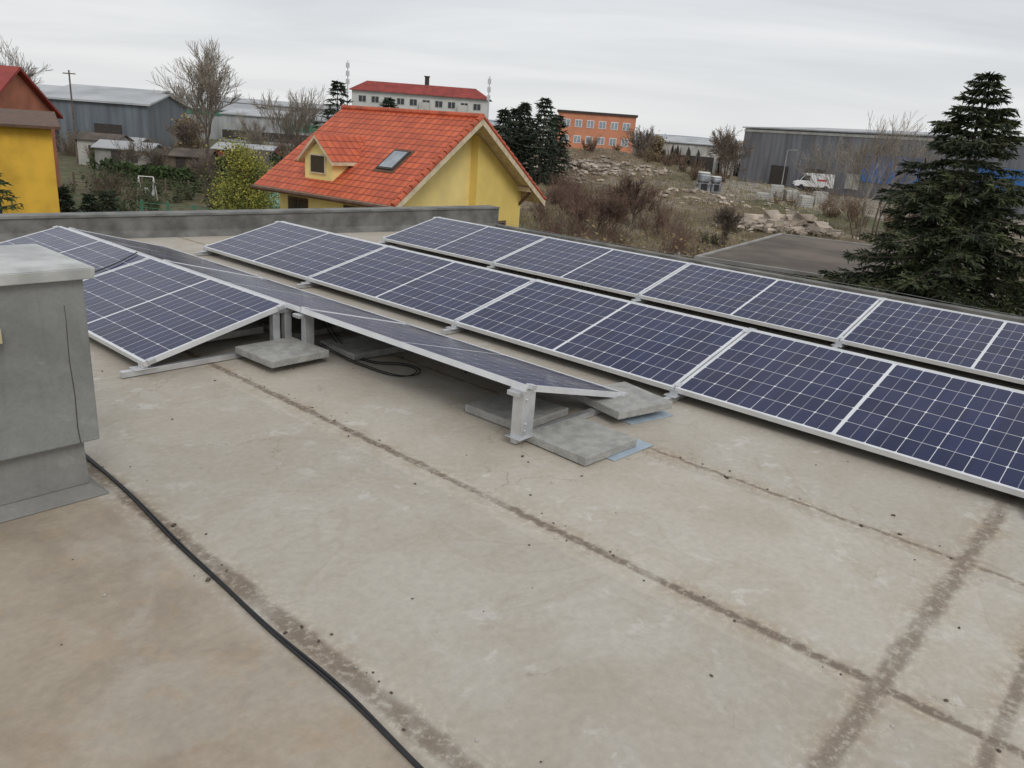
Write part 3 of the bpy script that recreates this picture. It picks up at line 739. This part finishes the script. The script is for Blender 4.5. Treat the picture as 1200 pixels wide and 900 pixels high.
def hall(name,x,y,rz,L,W,z1,zrg,mw,mr,open_=None,stripe=None):
    e=empty(name,(x,y,0),rz)
    o=MB();o.prism([(0,0,GZ-1),(0,W,GZ-1),(0,W,z1),(0,W/2,zrg),(0,0,z1)],(L,0,0));o.build('walls',[mw],e)
    o=MB()
    for a,b in(((0,z1),(W/2,zrg)),((W/2,zrg),(W,z1))):
        dz=(zrg-z1)/(W/2)*.4
        ya=a[0]-(.4 if a[0]==0 else 0); za=a[1]-(dz if a[0]==0 else 0); yb=b[0]+(.4 if b[0]==W else 0); zb=b[1]-(dz if b[0]==W else 0)
        o.prism([(-.4,ya,za+.05),(-.4,yb,zb+.05),(-.4,yb,zb+.25),(-.4,ya,za+.25)],(L+.8,0,0))
    o.build('roof',[mr],e)
    if open_:
        o=MB()
        for (a,b,h) in open_: o.box((a,-.12,GZ-.5),(b,-.003,h))
        o.build('doors',[M_dark],e)
    if stripe:
        o=MB(); 
        for (a,b,h0,h1,mi) in stripe: o.box((a,-.16,h0),(b,-.003,h1),mi)
        o.build('coloured_panels',[M_blue,M_green,M_dark,M_lwall],e)
    return e
hall('corrugated_barn',-59,92,.10,15,14,1.3,2.6,M_corr,M_hroof,[(2,5,-1),(9,12,-1)])
hall('corrugated_barn',-66,112,.0,13,12,2.0,3.2,M_corr,M_hroof)
hall('industrial_hall',-84,165,.0,26,20,1.2,2.6,M_halw,M_hroof,[(4,7,-1)],[(0,26,.2,1.0,1)])
hall('industrial_hall',-60,158,-.02,26,20,.6,1.8,M_halw,M_hroof,None,[(12,24,-1.6,-.2,1),(0,26,-3.8,-2.2,2)])
hall('industrial_hall',-105,210,.0,60,30,3.2,4.4,M_halw,M_hroof)
hall('industrial_hall',-36,230,.0,50,30,2.2,3.2,M_halw,M_hroof)
ang=math.atan2(-45,25.5)
e=hall('grey_warehouse',40,154,ang,86,40,5.1,6.2,M_corr2,M_hroof,[(8,12,-1),(16,20,-1)],[(27.5,37.5,-2.2,2.1,0),(46,72,-1.4,1.4,0),(24.6,27.2,-3.6,-1.2,3),(0,86,4.5,4.9,3)])
hall('grey_warehouse',30,185,.0,40,30,1.5,2.8,M_lwall,M_hroof,[(2,12,-1)])
e=empty('ochre_building',(-18.1,30.5,0),.56)
o=MB();o.box((-10,0,GZ-1),(0,9,.45));o.build('walls',[M_yel2],e)
o=MB();o.prism([(-10.4,-.4,.45),(-10.4,9.4,.45),(-10.4,9.4,.55),(-10.4,4.5,1.0),(-10.4,-.4,.55)],(10.7,0,0))
o.build('low_roof',[M_brown],e)
o=MB();o.box((-3.2,-.05,-3.2),(-1.9,-.003,-1.6));o.build('window',[M_glass],e)
e=empty('red_roof_house',(-32.2,47,0),.05)
o=MB();o.prism([(-9,0,GZ),(-9,8,GZ),(-9,8,.5),(-9,4,3.0),(-9,0,.5)],(9.2,0,0));o.build('walls',[mat('brick_red_wall',(.40,.15,.09),.9,0,.2,.8)],e)
o=MB()
for a,b in(((-.5,.16),(4,3.0)),((4,3.0),(8.5,.16))): o.prism([(-9.4,a[0],a[1]+.02),(-9.4,b[0],b[1]+.02),(-9.4,b[0],b[1]+.2),(-9.4,a[0],a[1]+.2)],(10,0,0))
o.build('roof',[M_redroof],e)
aa=math.atan2(7.3,4.4)
e=empty('flat_roof_garage',(4.8,20.7,0),aa)
o=MB();o.box((0,-6.5,GZ-1),(8.5,0,-1.32));o.build('walls',[M_lwall],e)
o=MB();o.box((-.15,-6.65,-1.32),(8.65,.15,-1.2));o.build('roof_slab',[M_tar],e)
o=MB()
for b in [((-.18,-6.68,-1.25),(8.68,-6.55,-1.16)),((-.18,.05,-1.25),(8.68,.18,-1.16)),((-.18,-6.55,-1.25),(-.05,.05,-1.16)),((8.55,-6.55,-1.25),(8.68,.05,-1.16))]: o.box(*b)
o.build('roof_edging',[M_grayw],e)
def shed(x,y,w,d,h,mw,mr,rz=0):
    z=gh(x,y);e=empty('garden_shed',(x,y,z),rz)
    o=MB();o.prism([(0,0,-.2),(0,d,-.2),(0,d,h),(0,d/2,h+.5),(0,0,h)],(w,0,0));o.build('walls',[mw],e)
    o=MB();o.prism([(-.2,-.25,h-.05),(-.2,d/2,h+.55),(-.2,d+.25,h-.05),(-.2,d+.25,h+.03),(-.2,d/2,h+.65),(-.2,-.25,h+.03)],(w+.4,0,0));o.build('roof',[mr],e)
    o=MB();o.box((w*.3,-.05,0),(w*.3+.8,-.003,1.9));o.box((w*.65,-.05,1),(w*.65+.6,-.003,1.6));o.build('door_and_window',[M_dark],e)
shed(-39,72,5,3,2.1,M_grayw,M_hroof);shed(-32.5,71,4,3,1.9,M_fence,M_tar,.1);shed(-44,78,4,3,2.4,M_lwall,M_tar);shed(-25,68,3.4,3,2.,M_green,M_tar);shed(-20.5,62,3,2.4,1.8,M_brown,M_tar)
shed(-33,84,6,4,2.2,M_redroof,M_hroof);shed(-46,84,5,4,2.0,M_grayw,M_hroof);shed(-28,77,3,3,2.0,M_grayw,M_tar)
x,y=-18.0,49;e=empty('garden_greenhouse',(x,y,gh(x,y)),.1)
o=MB()
for i in range(9):
    for k in range(8):
        a=math.pi*k/8;b=math.pi*(k+1)/8
        o.tube((i*.5,1.2-1.2*math.cos(a),1.7*math.sin(a)),(i*.5,1.2-1.2*math.cos(b),1.7*math.sin(b)),.02,.02,4,0)
for k in range(8):
    a=math.pi*k/8;b=math.pi*(k+1)/8
    o.face([(0,1.2-1.18*math.cos(a),1.68*math.sin(a)),(4,1.2-1.18*math.cos(a),1.68*math.sin(a)),(4,1.2-1.18*math.cos(b),1.68*math.sin(b)),(0,1.2-1.18*math.cos(b),1.68*math.sin(b))],1)
o.build('hoops_and_film',[M_white,mat('green_film',(.12,.24,.15),.4,0,.2,2)],e)
x,y=-25.9,53;o=MB()
for xx in(0,1.0):
    o.tube((xx,-.4,0),(xx,0,1.6),.035,.035,5);o.tube((xx,.4,0),(xx,0,1.6),.035,.035,5)
o.tube((0,0,1.6),(1.,0,1.6),.035,.035,5);o.box((.1,-.2,.4),(.9,.2,.46));o.box((.1,.2,.46),(.9,.24,.85))
o.build('garden_swing',[M_white],loc=(x,y,gh(x,y)))
def fence(name,p,q,h,m1,n):
    o=MB();p=Vector((*p,0));q=Vector((*q,0));d=(q-p)
    for i in range(n+1):
        c=p+d*i/n;z=gh(c.x,c.y);o.box((c.x-.05,c.y-.05,z),(c.x+.05,c.y+.05,z+h+.1))
    for i in range(n):
        a=p+d*(i+.03)/n;b=p+d*(i+.97)/n;z=gh(a.x,a.y)
        for k in range(5): 
            zz=z+.15+k*(h-.2)/4; o.tube((a.x,a.y,zz),(b.x,b.y,zz),.02,.02,4)
    o.build(name,[m1])
fence('garden_fence',(-34,44),(-13,41),1.2,M_green,14)
fence('garden_fence',(-32,56),(-12,55),1.2,M_fence,12)
fence('wire_fence',(2,34),(22,38),1.5,M_grayw,12)
# ------------------------------------------------------------------ yard items
x,y=43.3,131;e=empty('white_van',(x,y,gh(x,y)+.05),-.15)
o=MB()
prof=[(0,.45),(.05,1.0),(.7,1.25),(1.5,2.25),(1.9,2.5),(6.0,2.5),(6.05,.4),(0,.4)]
o.prism([(a,0,z) for a,z in prof],(0,2.0,0));o.build('body',[M_van],e,bevel=.06)
o=MB();o.prism([(.85,-.02,1.35),(1.5,-.02,2.12),(2.3,-.02,2.12),(2.3,-.02,1.35)],(0,2.04,0));o.prism([(.72,.15,1.31),(1.46,.15,2.24),(1.50,.15,2.20),(.76,.15,1.27)][::-1],(0,1.7,0));o.build('windows',[M_glass],e)
o=MB()
for a in(1.1,4.9):
    for b in(-.06,1.82): o.tube((a,b,.36),(a,b+.24,.36),.36,.36,16,0,True)
o.box((-.06,.1,.35),(.1,1.9,.6));o.build('wheels_and_bumper',[M_black],e)
o=MB();o.box((3.4,-.02,1.35),(4.9,-.003,1.65));o.build('side_lettering',[M_red],e)
R=random.Random(3)
for i,(x,y) in enumerate([(27.0,94),(28.8,95),(30.6,94.5),(32.4,95.5),(31.6,92),(34.2,95)]):
    e=empty('paving_stone_pallet',(x,y,gh(x,y)),R.uniform(-.2,.2)); o=MB()
    nl=R.randint(3,6)
    for k in range(nl): 
        j=R.uniform(-.03,.03); o.box((j,j,.16+k*.26),(1.4+j,1.1+j,.16+k*.26+.23))
    o.build('stone_layers',[M_lwall],e)
    o=MB()
    for yy in(0,.5,1.0): o.box((0,yy,0),(1.4,yy+.1,.1))
    for k in range(6): o.box((k*.26,0,.101),(k*.26+.12,1.1,.13))
    o.build('wooden_pallet',[M_wood],e)
M_wrap=mat('wrap_film',(.26,.27,.29),.4,0,.6,1.2,detail=6)
for (x,y,s) in((20.2,95,1),(22.0,96,.85)):
    e=empty('wrapped_goods_stack',(x,y,gh(x,y)),.1);o=MB()
    o.box((0,0,.15),(1.5*s,1.2,1.4));o.box((.06,.05,1.42),(1.44*s,1.15,2.4*s));o.build('wrapped_bale',[M_wrap],e,bevel=.2)
    o=MB();o.box((.1,.1,2.42*s),(1.3*s,1.1,2.6*s));o.box((0,0,0),(1.5*s,1.2,.14));o.build('cover_sheet',[M_white],e,bevel=.05)
    o=MB();o.box((.3,-.02,.5),(1.1*s,-.003,1.3));o.build('label',[M_black],e)
x,y=31.5,100;o=MB();z=gh(x,y);o.tube((0,0,0),(0,0,5.6),.08,.05,8);o.tube((0,0,5.6),(.7,0,5.7),.04,.03,6);o.box((.5,-.12,5.65),(1.1,.12,5.74));o.box((-.15,-.15,0),(.15,.15,.4))
o.build('street_lamp',[mat('lamp_grey',(.3,.3,.3),.6)],loc=(x,y,z))
o=MB();o.tube((0,0,0),(0,0,8.6),.10,.07,8);o.tube((-.6,0,8.3),(.6,0,8.3),.05,.05,6);o.build('utility_pole',[M_bark],loc=(-44,78,gh(-44,78)))
def rubble(name,cx,cy,rx,ry,n,smin,smax,seed,pile=1.):
    rnd=random.Random(seed);o=MB()
    for i in range(n):
        a=rnd.uniform(0,6.28);r=rnd.random()**.6;x=cx+math.cos(a)*r*rx;y=cy+math.sin(a)*r*ry
        s=rnd.uniform(smin,smax)*(1.2-r*.6)*(.6 if rnd.random()<.5 else 1);z=gh(x,y)+pile*(1-r)*rnd.random()
        M=Matrix.Translation((x,y,z+s*.2))@Matrix.Rotation(rnd.uniform(0,6),4,'Z')@Matrix.Rotation(rnd.uniform(-.7,.7),4,'X')
        k=[rnd.uniform(.55,1) for _ in range(8)]
        b0=len(o.v); o.box((-s,-s*.6,-s*.35),(s,s*.6,s*.35),0,M)
        for q in range(8):
            v=Vector(o.v[b0+q]);c=Vector((x,y,z+s*.2));o.v[b0+q]=tuple(c+(v-c)*k[q])
    return o.build(name,[M_rock])
rubble('rubble_pile',21.0,63,5.6,3.2,420,.22,.95,1,1.1)
rubble('rubble_pile',8,112,12,5,420,.2,.7,2,.6)
rubble('rubble_pile',17,84,11,10,300,.12,.5,3,.15)
rubble('rubble_pile',2,104,8,4,200,.2,.6,4,.5)

# ------------------------------------------------------------------ sky, light, camera
w=bpy.data.worlds.new('World');scn.world=w;w.use_nodes=True
t=NT(w.node_tree);w.node_tree.nodes.clear()
gen=t.n('ShaderNodeTexCoord').outputs['Generated']
sp=t.n('ShaderNodeSeparateXYZ');t.put(sp.inputs[0],gen)
zz=t.m('MAXIMUM',t.m('ADD',sp.outputs[2],.12),.03)
cv=t.n('ShaderNodeCombineXYZ');t.put(cv.inputs[0],t.m('DIVIDE',sp.outputs[0],zz));t.put(cv.inputs[1],t.m('DIVIDE',sp.outputs[1],zz))
cl=t.noise(t.scale(cv.outputs[0],.6,1.3,1),.55,6,.5,.4)
c=t.mix(t.ss(cl,.34,.68),(.62,.645,.675),(.83,.835,.845))
c=t.mix(t.ss(sp.outputs[2],.16,.0,0,.7),c,(.80,.805,.81))
bg=t.n('ShaderNodeBackground');t.put(bg.inputs[0],c);bg.inputs[1].default_value=.97
sky=t.n('ShaderNodeTexSky',sky_type='NISHITA');sky.sun_disc=False;sky.sun_elevation=math.radians(42);sky.sun_rotation=math.radians(155)
bs=t.n('ShaderNodeBackground');t.put(bs.inputs[0],sky.outputs[0]);bs.inputs[1].default_value=.006
ad=t.n('ShaderNodeAddShader');t.put(ad.inputs[0],bg.outputs[0]);t.put(ad.inputs[1],bs.outputs[0])
out=t.n('ShaderNodeOutputWorld');t.put(out.inputs[0],ad.outputs[0])
L=bpy.data.lights.new('sun','SUN');L.energy=1.0;L.angle=math.radians(22);L.color=(1,.975,.95)
lo=bpy.data.objects.new('sun',L);col.objects.link(lo)
az=math.radians(155);el=math.radians(42); d=Vector((math.sin(az)*math.cos(el),math.cos(az)*math.cos(el),math.sin(el)))
lo.rotation_euler=d.to_track_quat('Z','Y').to_euler()
p,r=.3152,-.0748
F=Vector((0,math.cos(p),-math.sin(p)));U0=Vector((0,math.sin(p),math.cos(p)));R0=Vector((1,0,0))
Rr=R0*math.cos(r)-U0*math.sin(r);Ur=R0*math.sin(r)+U0*math.cos(r)
cam=bpy.data.cameras.new('camera');cam.sensor_width=36;cam.lens=910.17/1200*36;cam.clip_end=20000;cam.clip_start=.05
co=bpy.data.objects.new('camera',cam);col.objects.link(co)
M=Matrix((Rr,Ur,-F)).transposed().to_4x4();M.translation=(0,0,CH);co.matrix_world=M
scn.camera=co
scn.view_settings.view_transform='Standard';scn.view_settings.look='None';scn.view_settings.exposure=0
